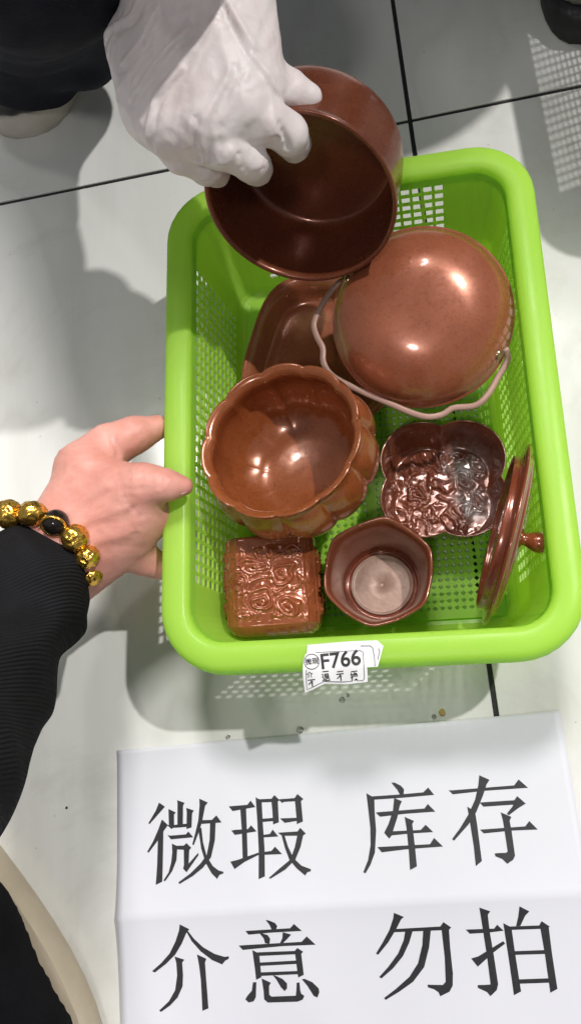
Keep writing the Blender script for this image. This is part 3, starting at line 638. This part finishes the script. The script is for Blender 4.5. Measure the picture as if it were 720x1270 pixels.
CHARS = {
 '微': [[29.4,36.3,33.5,39.2,22.5,49.4,21.5,48.9,26.9,41.4],[31.1,47.1,35.2,50.9,32.0,54.6,28.2,59.7,21.4,67.2,20.3,66.6,24.4,60.7,28.6,52.8],[27.9,59.7,31.9,54.6,30.5,85.3,26.0,87.0,27.1,75.0],[35.9,40.8,41.0,43.4,39.7,44.6,39.5,51.2,35.9,51.0,35.9,44.7],[42.2,35.7,47.3,37.7,46.2,39.6,45.6,51.2,41.8,51.2,42.4,38.1],[34.4,50.7,36.9,51.2,51.6,50.8,51.5,52.8,48.4,54.3,48.0,52.9,38.6,52.9,37.7,53.6],[48.4,41.0,53.6,43.0,52.3,44.7,51.5,53.5,48.0,54.1,48.6,44.0],[34.8,57.2,36.7,57.6,47.4,57.5,49.2,55.8,52.4,59.6,37.0,59.9],[37.6,62.6,41.3,64.4,40.5,72.7,37.4,79.3,32.5,85.1,31.3,84.6,34.9,80.0,36.8,74.0,37.7,68.0],[37.6,62.6,39.4,64.1,45.8,64.3,47.6,62.9,50.8,65.9,49.5,67.2,41.2,66.4,38.4,66.5],[45.7,65.4,49.5,66.0,48.7,75.5,55.3,69.4,55.7,70.6,47.1,80.6,44.9,78.3,45.5,76.0],[57.7,35.8,63.4,38.7,61.5,40.6,58.8,50.9,55.9,57.7,52.6,64.5,51.6,63.9,53.8,57.5,56.4,49.2,57.7,40.0],[58.8,49.4,65.7,49.7,68.9,47.1,72.2,51.7,68.2,51.7,58.4,51.7],[64.4,51.3,68.2,51.2,67.1,62.2,64.0,72.6,58.2,78.6,51.2,83.1,42.2,87.3,41.5,86.3,49.6,81.5,56.7,75.9,61.2,70.9,63.5,62.0],[56.1,54.6,58.3,54.0,59.0,63.2,61.1,71.7,65.0,77.9,68.6,80.7,71.9,81.7,72.0,82.6,69.2,83.4,67.6,85.7,63.9,82.0,60.1,75.4,57.6,66.9]],
 '瑕': [[77.6,42.1,90.3,42.0,92.6,39.5,95.6,43.8,80.0,45.2],[85.3,43.6,89.3,43.7,88.5,73.9,85.1,75.1,85.5,57.1],[78.5,57.2,80.9,56.9,89.7,57.0,91.9,54.8,95.4,58.8,80.7,60.0],[76.8,76.0,82.2,75.1,95.7,71.7,96.0,73.0,86.3,76.7,79.4,80.6],[96.2,37.7,100.1,40.4,99.9,54.2,100.0,69.3,99.2,86.0,95.0,87.4,96.1,69.1,96.3,50.1],[96.2,37.7,98.5,39.1,106.8,39.4,108.9,37.2,112.0,40.6,110.8,41.6,98.8,41.1],[106.6,39.7,110.9,40.8,110.6,54.2,106.7,55.3,106.8,47.0],[99.7,51.3,107.2,51.3,107.2,53.2,99.5,53.3],[99.8,61.2,104.1,60.9,106.2,58.4,109.6,62.8,99.7,62.7],[99.4,71.5,104.4,71.2,107.0,68.8,111.3,73.5,99.6,73.2],[111.4,40.1,122.2,40.1,124.3,37.7,128.0,41.1,126.5,42.1,115.0,41.9,113.7,42.5],[122.3,41.2,126.3,41.9,126.5,54.8,122.4,56.1,122.5,53.4],[111.5,51.9,122.8,52.3,122.8,54.1,114.5,54.8],[109.6,60.5,112.2,60.5,122.5,60.6,124.4,58.5,127.8,62.2,125.9,63.3,113.3,62.6,110.9,61.7],[122.3,62.5,126.1,62.7,123.7,70.0,119.8,77.2,112.9,82.7,102.7,87.6,101.8,87.0,108.8,82.1,116.6,77.0,120.0,69.8],[111.7,61.8,113.7,62.3,115.6,69.5,118.7,76.4,123.5,81.1,129.4,83.5,129.2,84.7,127.1,85.0,125.4,86.9,120.2,82.4,115.8,77.0,113.5,70.1]],
 '库': [[186.2,35.2,188.4,35.4,192.1,37.6,193.8,39.9,193.2,42.9,190.7,42.8,189.5,39.9,187.4,37.1],[169.4,40.5,172.8,42.7,189.9,42.8,205.7,42.6,209.2,39.9,212.4,44.6,192.8,44.9,173.4,44.8,169.9,43.4],[169.4,40.5,174.2,44.1,173.5,52.7,173.3,63.1,171.1,76.2,167.5,83.2,163.9,87.9,162.6,87.1,166.3,80.3,168.8,71.7,169.7,61.4,169.6,50.2],[174.1,52.6,175.7,52.5,205.3,52.3,207.7,49.7,211.8,54.6,193.2,54.6,176.7,55.3],[186.9,44.7,191.6,46.9,189.9,49.7,187.5,56.6,183.8,64.5,182.7,67.0,181.0,68.6,178.2,65.0,181.6,59.9,185.3,52.0],[182.6,64.4,201.3,64.8,204.8,61.9,208.9,66.5,196.5,66.4,182.5,66.8],[173.0,73.1,206.1,73.4,209.0,69.9,213.9,75.2,192.2,75.4,175.4,76.3],[192.2,56.4,197.8,59.2,196.5,60.9,196.6,74.8,196.4,85.6,191.9,87.5,192.4,77.5,192.6,62.9]],
 '存': [[221.8,42.5,223.9,42.7,262.4,42.5,265.6,39.2,270.5,44.5,244.7,44.4,224.0,45.1],[242.0,34.9,247.9,38.1,245.7,40.7,242.9,46.5,237.1,56.5,231.0,63.7,221.1,72.3,220.0,71.3,225.8,65.3,231.9,57.8,237.3,49.3,240.6,40.7],[231.9,53.0,236.3,56.1,236.5,63.6,236.3,84.8,232.2,87.5,232.6,76.0,232.3,63.4],[239.9,51.1,242.4,51.1,261.1,51.2,263.2,48.9,267.7,53.7,265.5,54.4,259.0,53.7,241.8,53.7],[261.3,52.2,267.2,53.8,262.8,55.9,256.5,59.7,255.4,58.7,259.3,54.9],[251.8,57.7,257.8,60.7,256.4,63.0,256.7,68.9,256.5,82.9,255.0,85.1,251.2,87.2,248.6,84.3,244.8,82.6,244.6,81.0,246.7,80.9,251.5,81.0,252.5,80.3,252.5,69.4,252.4,62.3],[237.8,66.9,239.7,66.9,265.2,66.7,268.1,63.8,272.3,68.9,257.5,68.6,239.8,69.2]],
 '介': [[41.7,111.0,47.8,114.2,45.7,116.2,42.0,122.6,37.2,128.8,30.8,133.9,23.1,138.6,21.3,137.7,27.5,133.4,33.5,128.0,38.0,121.0,40.9,114.6],[45.7,115.5,46.9,115.4,50.4,120.1,55.9,125.3,63.1,129.5,69.4,131.5,72.3,131.3,72.2,132.7,69.7,133.8,67.6,135.8,61.2,133.0,54.2,127.7,48.7,121.4],[36.7,129.9,43.1,132.0,41.5,133.6,41.6,141.0,40.9,147.3,37.3,153.5,32.2,157.8,26.0,161.3,24.9,160.4,31.5,155.4,35.9,149.3,37.7,140.9,37.6,133.8],[51.6,129.3,57.6,132.1,56.5,134.2,56.6,143.0,57.0,160.3,53.0,161.6,53.1,144.3,52.5,135.8]],
 '意': [[98.1,111.1,100.5,111.7,104.0,113.3,105.2,115.2,104.3,116.9,101.3,117.0,100.3,114.2],[84.4,117.1,86.4,117.0,113.3,116.8,116.0,114.4,120.5,118.7,99.9,118.8,86.2,119.3],[93.1,118.5,95.5,119.1,98.6,120.2,99.9,122.4,99.1,125.2,96.4,124.8,95.7,121.8],[108.3,118.9,113.6,120.5,110.8,122.9,107.8,125.2,106.0,125.1,107.7,122.4],[79.3,125.4,81.8,125.3,119.7,125.0,123.3,122.0,128.4,127.0,107.3,126.9,81.6,128.0],[87.8,128.4,92.0,130.5,92.2,137.2,92.3,144.1,88.8,145.4,88.6,139.8,88.1,132.8],[91.1,129.8,114.9,130.0,116.7,128.4,120.2,130.7,118.6,131.9,91.4,131.9],[114.9,130.7,118.8,131.2,119.3,143.7,115.6,145.1,115.3,139.4],[91.9,135.7,115.7,135.5,115.5,137.4,92.0,137.6],[91.9,141.3,115.6,141.4,115.5,143.2,91.9,143.3],[86.7,146.7,88.9,146.7,87.9,155.0,86.3,157.3,83.1,157.9,81.1,156.1,82.6,154.1,85.6,151.4],[92.4,144.7,98.1,147.4,96.8,149.1,96.5,153.9,97.9,155.1,113.2,155.1,113.8,152.4,114.4,148.0,116.2,147.8,116.3,152.5,116.8,154.2,118.6,155.3,117.3,157.4,114.1,158.4,95.3,158.3,93.1,156.5,93.1,151.7],[99.7,143.1,102.0,143.8,105.8,145.6,108.3,148.1,108.1,150.8,106.4,152.3,104.2,150.0,101.8,145.8],[117.9,146.1,119.5,145.9,124.3,148.0,127.9,151.5,128.1,153.6,126.6,156.5,124.4,155.5,121.0,149.9]],
 '勿': [[179.2,110.9,185.0,113.6,183.1,114.9,179.4,120.3,173.6,127.6,166.6,134.3,165.4,133.5,170.2,127.5,175.1,120.8,178.4,114.0],[177.5,120.2,206.3,120.0,208.5,117.6,212.7,120.8,211.2,122.1,177.3,122.0],[206.8,121.5,211.3,121.4,210.6,131.9,210.3,146.0,209.3,152.6,207.0,155.8,201.2,158.1,200.4,155.9,198.0,154.2,194.5,153.1,194.5,151.6,196.9,151.8,203.5,152.1,205.4,150.5,206.6,137.2],[184.8,121.6,189.3,121.8,186.4,128.2,181.7,135.5,174.9,142.0,167.1,147.4,165.9,146.5,172.0,141.2,178.9,134.0,183.2,126.7],[195.7,121.7,200.4,121.6,198.0,131.4,193.7,142.0,186.0,149.8,177.2,154.8,168.3,159.1,167.5,158.0,175.1,153.4,184.1,147.1,190.2,139.9,194.1,129.9]],
 '拍': [[221.2,122.4,223.4,122.4,238.0,122.6,240.1,120.5,243.4,124.0,233.5,124.7,223.3,124.8],[231.0,110.4,237.1,112.8,235.4,114.7,235.2,124.8,235.7,137.8,235.9,152.8,234.7,155.8,230.5,159.0,228.8,156.7,223.8,154.3,224.0,152.8,227.3,152.9,231.4,152.8,231.5,151.9,231.6,137.6,231.3,122.3],[222.2,138.4,226.6,137.4,242.3,129.7,243.2,131.1,236.0,135.5,225.4,143.0],[254.6,110.8,259.9,113.9,257.2,116.1,253.5,121.7,251.0,121.8,253.1,116.3],[243.8,119.8,248.2,122.3,248.2,136.8,248.5,157.0,244.1,158.9,244.1,141.9],[247.2,121.8,264.5,121.9,266.1,119.6,270.3,122.7,269.1,123.8,246.9,123.7],[264.8,123.0,269.7,122.9,269.3,137.6,269.3,156.2,265.0,158.1,265.2,137.5],[248.0,135.4,265.6,135.4,265.6,137.5,248.0,137.4],[248.1,150.6,265.9,150.5,265.8,152.8,248.0,152.9]],
}

for ch, strokes in CHARS.items():
    bm = bmesh.new()
    for k, q in enumerate(strokes):
        vs = [bm.verts.new((q[i], q[i + 1], k)) for i in range(0, len(q), 2)]
        f = bm.faces.new(vs)
    for c in range(1, 60):
        bmesh.ops.bisect_plane(bm, geom=bm.verts[:] + bm.edges[:] + bm.faces[:], plane_co=(c * 5, 0, 0), plane_no=(1, 0, 0))
        if c < 42: bmesh.ops.bisect_plane(bm, geom=bm.verts[:] + bm.edges[:] + bm.faces[:], plane_co=(0, c * 5, 0), plane_no=(0, 1, 0))
    bmesh.ops.triangulate(bm, faces=bm.faces[:]); bm.verts.index_update()
    V = [paper_pt(v.co.x, v.co.y, 0.00022 + 0.000012 * v.co.z) for v in bm.verts]; F = [tuple(v.index for v in f.verts) for f in bm.faces]; bm.free()
    link('printed_character', V, F, M_INK, sign, False, True)

# ------------------------------------------------------------------ people
def P3(c): return tuple(at(*c[:3]))
def chain(pts):
    """pts: (px, py, z, radius) -> list of cones"""
    return [(P3(a), P3(b), a[3], b[3]) for a, b in zip(pts, pts[1:])]
def wrinkle(V, F, amp, freq, seed, stretch=(1, 1, 1)):
    Nn = normals(V, F); out = []
    for p, n in zip(V, Nn):
        q = Vector((p[0] * stretch[0], p[1] * stretch[1], p[2] * stretch[2])) * freq
        h = noise.noise(q + Vector((seed, 0, 0)) + noise.noise_vector(q * 0.5) * 0.7)
        out.append(p + n * (amp * (1 - abs(h) * 2.4)))
    return np.array(out)
def shoe(parent, toe, heel, width, h_sole, h_top, m_sole, m_up, names=('shoe', 'sole')):
    """toe, heel: floor points; rounded sole slab and a low upper that rises to the ankle"""
    toe, heel = Vector(toe), Vector(heel); d = (toe - heel); Ln = d.length; d.normalize(); s = Vector((-d.y, d.x, 0))
    def outline(t):                 # half width along the length 0 heel .. 1 toe
        e = 2.6; core = (1 - abs(2 * t - 1) ** e) ** (1 / e)
        return width * 0.5 * core * (0.78 + 0.28 * t * (1.6 - t))
    n = 40; ring = []
    for k in range(n):
        a = 2 * math.pi * k / n; t = 0.5 + 0.5 * math.cos(a); hw = outline(min(max(t, 1e-4), 1 - 1e-4))
        ring.append((t, hw * (1 if math.sin(a) >= 0 else -1)))
    lv = [(0.975, 0.0), (1.0, 0.0025), (1.02, h_sole * 0.5), (1.0, h_sole - 0.002), (0.97, h_sole)]
    V, F = [], []
    def add(sc, z, lift=0.0):
        for t, x in ring:
            tt_ = 0.5 + (t - 0.5) * (1 - (1 - sc) * 0.5)
            V.append(heel + d * (tt_ * Ln) + s * (x * sc) + Vector((0, 0, z + lift * t)))
    for sc, z in lv: add(sc, z)
    for i in range(len(lv) - 1):
        for k in range(n): F.append((i * n + k, i * n + (k + 1) % n, (i + 1) * n + (k + 1) % n, (i + 1) * n + k))
    F.append(tuple(range(n))[::-1]); F.append(tuple((len(lv) - 1) * n + k for k in range(n)))
    sole = None
    up_cones = []
    def q(t, x, z): p = heel + d * (t * Ln) + s * (x * width); return (p.x, p.y, z)
    r = width * 0.47
    up_cones = [(q(0.84, 0, h_sole + 0.004), q(0.55, 0, h_sole + 0.012), r * 0.80, r * 0.95), (q(0.55, 0, h_sole + 0.012), q(0.2, 0, h_top * 0.7), r * 0.95, r * 0.85), (q(0.2, 0, h_top * 0.6), q(0.22, 0, h_top), r * 0.85, r * 0.8)]
    def cut(G, D): return np.maximum(D, (h_sole - 0.0005) - G[:, 2])
    Vu, Fu = melt([(0.02, up_cones)], 0.005, cut); Vu = relax(Vu, Fu, 3)
    up = link(names[0], Vu, Fu, m_up, parent, True, True)
    sole = link(names[1], V, F, m_sole, up, True, True)
    autosharp(sole, 50)
    return up

# the person with the glove, squatting beyond the basket
seller = empty('person', at(330, -160, 0), 'person in dark clothes and white glove crouching behind the basket holding up the pot', 'person')
# gloved hand and forearm
GZ = 0.0
back = [((180, 62, .230), (186, 138, .224), .0205, .0150), ((222, 15, .236), (214, 158, .225), .028, .0160), ((250, 0, .238), (258, 150, .226), .030, .0170), ((276, 10, .236), (300, 130, .226), .026, .0160), ((285, 30, .232), (318, 105, .222), .022, .0150)]
g_back = [(P3(a), P3(b), ra, rb) for a, b, ra, rb in back]
g_arm = chain([(236, 0, .240, .0285), (222, -110, .27, .033), (190, -260, .34, .042)])
pinky = chain([(190, 150, .220, .0130), (226, 188, .212, .0108), (254, 207, .200, .0088), (268, 213, .182, .0080)])
ring_ = chain([(226, 165, .222, .0135), (278, 182, .217, .0112), (309, 200, .205, .0098), (318, 209, .184, .0086)])
midf = chain([(266, 150, .224, .0135), (326, 148, .219, .0116), (356, 166, .207, .0100), (365, 180, .186, .0088)])
thumb = chain([(310, 95, .218, .0150), (338, 106, .214, .0112), (362, 114, .210, .0088), (382, 120, .207, .0074)])
Vg, Fg = melt([(0.010, g_back + g_arm), (0.0016, pinky), (0.0016, ring_), (0.0016, midf), (0.004, thumb)], 0.0012)
Vg = relax(Vg, Fg, 2); Vg = wrinkle(Vg, Fg, 0.0006, 42, 3.0, (1, 0.55, 1)); Vg = wrinkle(Vg, Fg, 0.0004, 120, 9.0, (1, 0.6, 1)); Vg = relax(Vg, Fg, 1, 0.3)
folds = [[(168, 132), (205, 105), (250, 76)], [(182, 165), (200, 135), (236, 112)], [(228, 190), (262, 150), (292, 108)], [(285, 193), (305, 170), (334, 137)], [(292, 200), (318, 172), (338, 140)], [(210, 200), (222, 176), (240, 160)],
         [(140, 60), (180, 58), (222, 40)], [(250, 20), (288, 40), (320, 76)], [(162, 95), (190, 84), (212, 66)], [(246, 205), (262, 180), (280, 168)], [(300, 60), (318, 84), (338, 98)], [(200, 30), (240, 22), (285, 8)]]
def fold(V, F, lines, amp, wd, zz=.235):
    Nn = normals(V, F); add = np.zeros(len(V))
    for k, ln_ in enumerate(lines):
        q = [np.array(at(x, y, zz))[:2] for x, y in ln_]
        best = np.full(len(V), 9.0); sgn = np.zeros(len(V))
        for a, c in zip(q, q[1:]):
            ab = c - a; t = np.clip(((V[:, :2] - a) @ ab) / (ab @ ab), 0, 1); d = V[:, :2] - (a + t[:, None] * ab)
            dist = np.sqrt((d * d).sum(1)); s_ = np.sign(d[:, 0] * ab[1] - d[:, 1] * ab[0]); m = dist < best
            best[m] = dist[m]; sgn[m] = s_[m]
        e = best / wd
        add += amp * (np.exp(-e * e) - 0.8 * np.exp(-((best * sgn - wd * 1.5) / wd) ** 2))
    return V + Nn * (add * (Nn[:, 2] > 0.1))[:, None]
Vg = fold(Vg, Fg, folds, 0.0012, 0.0019)
rf = random.Random(3); fine = []
for _ in range(34):
    x_, y_ = rf.uniform(130, 340), rf.uniform(0, 205); a_ = rf.gauss(-0.75, 0.45); l_ = rf.uniform(14, 40)
    fine.append([(x_ - l_ * math.cos(a_), y_ - l_ * math.sin(a_)), (x_ + rf.uniform(-4, 4), y_ + rf.uniform(-4, 4)), (x_ + l_ * math.cos(a_), y_ + l_ * math.sin(a_))])
Vg = fold(Vg, Fg, fine, 0.0003, 0.0013)
o = link('glove', Vg, Fg, M_GLOVE, seller, True, True); o['label'] = 'wrinkled white disposable glove gripping the pot rim'
# clothed body: bent legs, torso leaning in, upper arm, head
def W(x, y, z): return (x, y, z)
body_c = [(W(.0, .94, .32), W(.0, .88, .50), .14, .15), (W(.0, .88, .50), W(.02, .78, .72), .15, .13), (W(.02, .78, .72), W(.02, .73, .82), .10, .055),
          (W(-.16, .78, .70), W(-.30, .76, .50), .065, .055), (W(-.30, .76, .50), at(196, -230, .325), .055, .050),
          (W(.20, .78, .70), W(.28, .70, .52), .065, .055), (W(.28, .70, .52), W(.20, .58, .48), .052, .045)]
Vb, Fb = melt([(0.05, [(tuple(a), tuple(b), r1, r2) for a, b, r1, r2 in body_c])], 0.014); Vb = relax(Vb, Fb, 2)
link('jacket', Vb, Fb, M_NAVY, seller, True, True)
M_HAIR = simple('black_hair', (0.006, 0.005, 0.005), (0.014, 0.012, 0.011), (0.4, 0.5), 0, 60, 0.6, 300)
def head(parent, x, y, z, f):
    """head centred at x, y, z looking along the horizontal direction f (y sign) and down"""
    c = [(W(x, y, z - .03), W(x, y - f * .01, z + .04), .070, .082), (W(x, y + f * .05, z - .05), W(x, y + f * .055, z - .07), .045, .030),
         (W(x, y + f * .085, z + .015), W(x, y + f * .098, z - .005), .010, .012), (W(x - .082, y, z - .005), W(x - .080, y, z + .02), .012, .014), (W(x + .082, y, z - .005), W(x + .080, y, z + .02), .012, .014),
         (W(x, y - f * .04, z - .13), W(x, y - f * .01, z - .03), .05, .05)]
    V_, F_ = melt([(0.012, c)], 0.005); hd = link('head', relax(V_, F_, 1), F_, M_SKIN, parent, True, True)
    V_, F_ = melt([(0.02, [(W(x, y - f * .025, z + .02), W(x, y - f * .005, z + .062), .083, .080)])], 0.006); link('hair', V_, F_, M_HAIR, hd, True, True)
    for s in (-1, 1):
        V_, F_ = lathe([(0, -.004), (.008, -.003), (.011, 0), (.008, .003), (0, .004)], 12); q = Vector((0, f, 0)).to_track_quat('Z', 'Y')
        link('eye', [q @ Vector(v) + Vector((x + s * .031, y + f * .078, z + .022)) for v in V_], F_, M_ONYX, hd, True, True)
head(seller, .02, .70, .93, -1)
# trouser legs
leg_l = [(tuple(at(34, 64, .055)), tuple(at(28, 4, .10)), .046, .050), (tuple(at(30, 10, .10)), tuple(at(20, -150, .28)), .052, .07), (tuple(at(20, -150, .28)), W(-.24, .72, .40), .07, .08), (W(-.24, .72, .40), W(-.08, .96, .32), .08, .11),
         (tuple(at(14, 48, .05)), tuple(at(-30, 22, .09)), .042, .05), (tuple(at(98, 58, .075)), tuple(at(84, -20, .12)), .030, .052)]
Vb, Fb = melt([(0.02, leg_l)], 0.006); Vb = relax(Vb, Fb, 2); Vb = wrinkle(Vb, Fb, 0.004, 14, 2.0); Vb = relax(Vb, Fb, 1)
link('trouser_leg', Vb, Fb, M_NAVY, seller, True, True)
leg_r = [(W(.20, .76, .10), W(.20, .66, .26), .05, .07), (W(.20, .66, .26), W(.19, .58, .38), .07, .08), (W(.19, .58, .38), W(.06, .94, .32), .08, .11)]
Vb, Fb = melt([(0.02, leg_r)], 0.01); link('trouser_leg', relax(Vb, Fb, 2), Fb, M_NAVY, seller, True, True)
t0 = at(40, 172, 0); h0 = at(40, -190, 0)
shoe(seller, t0, t0 + (h0 - t0).normalized() * 0.27, 0.118, 0.026, 0.10, M_SOLEW, M_LEATH)
t1 = at(722, 58, 0)
sh2 = shoe(seller, t1, t1 + Vector((0.05, 0.26, 0)), 0.09, 0.026, 0.10, M_RUBBER, M_GREYS)

# the person with the bracelet, reaching in from the left
buyer = empty('person', at(-60, 1180, 0), 'person in black sleeve reaching bare hand with gold bracelet to the basket', 'person')
palm = [((62, 690, .098), (112, 590, .106), .024, .019), ((70, 690, .098), (150, 612, .108), .024, .018), ((75, 695, .096), (170, 632, .104), .023, .0165), ((80, 700, .092), (168, 655, .095), .022, .015), ((80, 705, .090), (155, 672, .088), .021, .014)]
palm_c = [(P3(a), P3(b), ra, rb) for a, b, ra, rb in palm]
wrist = chain([(70, 692, .097, .025), (20, 740, .11, .026), (-40, 820, .14, .030)])
th = chain([(100, 580, .103, .0165), (135, 554, .100, .0132), (166, 540, .094, .0108), (196, 530, .088, .0080)])
ix = chain([(152, 608, .110, .0155), (180, 602, .1155, .0122), (205, 602, .1165, .0086), (228, 603, .1135, .0056)])
md_ = chain([(172, 632, .104, .0135), (192, 640, .094, .0110), (205, 645, .080, .0095)])
pk = chain([(155, 676, .086, .0125), (176, 692, .078, .0100), (200, 703, .072, .0085)])
Vh, Fh = melt([(0.012, palm_c + wrist), (0.007, th), (0.007, ix), (0.005, md_), (0.005, pk)], 0.0016)
Vh = relax(Vh, Fh, 3); Vh = wrinkle(Vh, Fh, 0.0003, 110, 4.0, (1, 1.6, 1))
Vh = fold(Vh, Fh, [[(176, 586), (179, 600), (176, 614)], [(182, 588), (184, 600), (181, 612)], [(205, 592), (206, 602), (204, 611)], [(140, 540), (146, 552), (146, 564)], [(134, 542), (139, 554), (139, 566)], [(150, 590), (158, 606), (158, 622)], [(164, 628), (172, 640), (170, 652)]], -0.0005, 0.0011, .118)
Vh = fold(Vh, Fh, [[(84, 640), (110, 622), (140, 606)], [(92, 660), (124, 642), (156, 632)], [(96, 684), (126, 668), (152, 660)]], 0.0007, 0.0030, .12)
arm_ = link('arm', Vh, Fh, M_SKIN, buyer, True, True)
nv = at(226, 606, .1130) - at(204, 603, .1165); nv.normalize(); nx_ = Vector((0, 0, 1)).cross(nv).normalized(); nz_ = nv.cross(nx_)
Vn, Fn = lathe([(0, -.001), (.0046, -.0008), (.0050, 0), (.0042, .0006), (0, .0009)], 20)
link('fingernail', [at(221, 604, .1188) + nv * (v[0] * 1.15) + nx_ * (v[1] * 0.9) + nz_ * (v[2] - 14 * v[1] ** 2) - Vector((0, 0, .0014)) for v in Vn], Fn, M_NAIL, arm_, True, True)
# sleeve
slv = chain([(42, 722, .108, .032), (22, 748, .116, .037), (-25, 830, .145, .039), (-110, 960, .20, .044), (-240, 1130, .27, .052), (-420, 1340, .34, .060)])
cuffc = chain([(70, 706, .108, .033), (42, 728, .112, .0395)])
Vs, Fs = melt([(0.01, slv)], 0.003); Vs = relax(Vs, Fs, 2); Vs = wrinkle(Vs, Fs, 0.005, 16, 5.0); Vs = relax(Vs, Fs, 1)
link('sleeve', Vs, Fs, M_BLACK, buyer, True, True)
# shoe at the lower left
ta_ = at(128 - 100, 1290 + 75, 0); tb_ = at(-40 - 112, 1075, 0)
sd = (tb_ - ta_).normalized(); side = Vector((sd.y, -sd.x, 0))
shoe(buyer, ta_ + side * 0.035 - sd * 0.03, ta_ + side * 0.035 + sd * 0.25, 0.10, 0.028, 0.10, M_SOLE, M_BLACKP)

# the rest of that person, behind the camera
bc = [(W(-.15, -.85, .30), W(-.12, -.72, .52), .15, .16), (W(-.12, -.72, .52), W(-.08, -.60, .64), .15, .10), (W(-.28, -.62, .62), W(-.46, -.50, .45), .07, .06), (W(-.46, -.50, .45), tuple(at(-420, 1340, .34)), .06, .058), (W(.12, -.62, .62), W(.22, -.45, .46), .07, .055), (W(.22, -.45, .46), W(.10, -.16, .55), .05, .04)]
Vb, Fb = melt([(0.05, bc)], 0.014); link('jacket', relax(Vb, Fb, 2), Fb, M_BLACKP, buyer, True, True)
head(buyer, -.06, -.46, .84, 1)
# bracelet
br = empty('bracelet', at(60, 690, .098), 'gold bead bracelet with one black bead round the bare wrist', 'bracelet')
bpos = [(-14, 641, .126), (11, 638, .129), (40, 637, .130), (69.5, 648, .129), (93, 667, .125), (108, 690, .117), (113, 713, .104), (104, 730, .088), (80, 738, .072), (50, 725, .064), (20, 700, .068), (-5, 675, .085), (-20, 655, .105)]
brad = [.0080, .0082, .0076, .0078, .0074, .0068, .0062, .006, .006, .006, .006, .006, .006]
for k, (b, r) in enumerate(zip(bpos, brad)):
    bm = bmesh.new(); bmesh.ops.create_icosphere(bm, subdivisions=4 if k < 7 else 2, radius=r)
    for v in bm.verts:
        n = v.co.normalized()
        if k != 3:
            h = 1 - abs(noise.noise(n * 3.1 + Vector((k * 7, 0, 0)))) * 2.2
            v.co += n * (0.0011 * h)
        if k == 2: v.co.x *= 1.12; v.co.y *= 0.9
    V = [v.co + at(*b) for v in bm.verts]; F = [tuple(v.index for v in f.verts) for f in bm.faces]; bm.free()
    bd = link('bead', V, F, M_ONYX if k == 3 else M_GOLD, br, True, True)
    if k == 3:
        bd['label'] = 'black bead with gold band'
        c = at(*b); ring_pts = [c + Vector((0.0071 * math.cos(a), 0.0042 * math.sin(a) - .003, 0.0050 * math.sin(a) + 0.003)) for a in [i * math.pi / 10 for i in range(0, 21)]]
        Vt, Ft = tube(ring_pts, 0.0011, 8); link('gold_band', Vt, Ft, M_GOLD, bd, True, True)
cord = smoothprof([tuple(at(*b)) for b in bpos + bpos[:1]], 4); Vt, Ft = tube(cord, 0.0012, 6); link('cord', Vt, Ft, M_ONYX, br, True, True)

# second basket stands just right of the frame
basket2.location = at(668, 150, 0) + tu * (0.060 + 0.1176); basket2.location.y = 0.368 + 0.1425

# ------------------------------------------------------------------ crumbs and water drops on the tile
M_CRUMB = simple('yellow_crumb', (0.45, 0.32, 0.08), (0.55, 0.42, 0.14), (0.6, 0.7))
for k, (x, y, r, m) in enumerate(((548, 884, .0022, 1), (538, 889, .0016, 0), (424, 868, .0020, 0), (431, 862, .0013, 0), (283, 914, .0015, 0), (372, 905, .0024, 0), (83, 1002, .0009, 2))):
    bm = bmesh.new(); bmesh.ops.create_icosphere(bm, subdivisions=2, radius=r)
    for v in bm.verts: v.co *= 1 + 0.25 * noise.noise(v.co * 600 + Vector((k, 0, 0))); v.co.z *= 0.45
    V = [v.co.copy() for v in bm.verts]; F = [tuple(v.index for v in f.verts) for f in bm.faces]; bm.free()
    o = link(('water_drop', 'crumb', 'crumb')[m], V, F, (M_WATER, M_CRUMB, M_RUBBER)[m]); o.location = at(x, y, 0) + Vector((0, 0, r * 0.40))
    if m == 0: tag(o, 'clear water drop on the tile ' + ('', 'just left of the yellow crumb', 'right of the price tag, the larger of two', 'right of the price tag, the smaller of two', 'above the left end of the sign', 'below the price tag beside the sheet edge', '')[k], 'water drop', 'water drops on the tile')
    elif m == 1: tag(o, 'tiny yellow crumb on the tile between basket and sign', 'crumb')
    else: tag(o, 'tiny dark speck on the tile left of the sign', 'crumb')
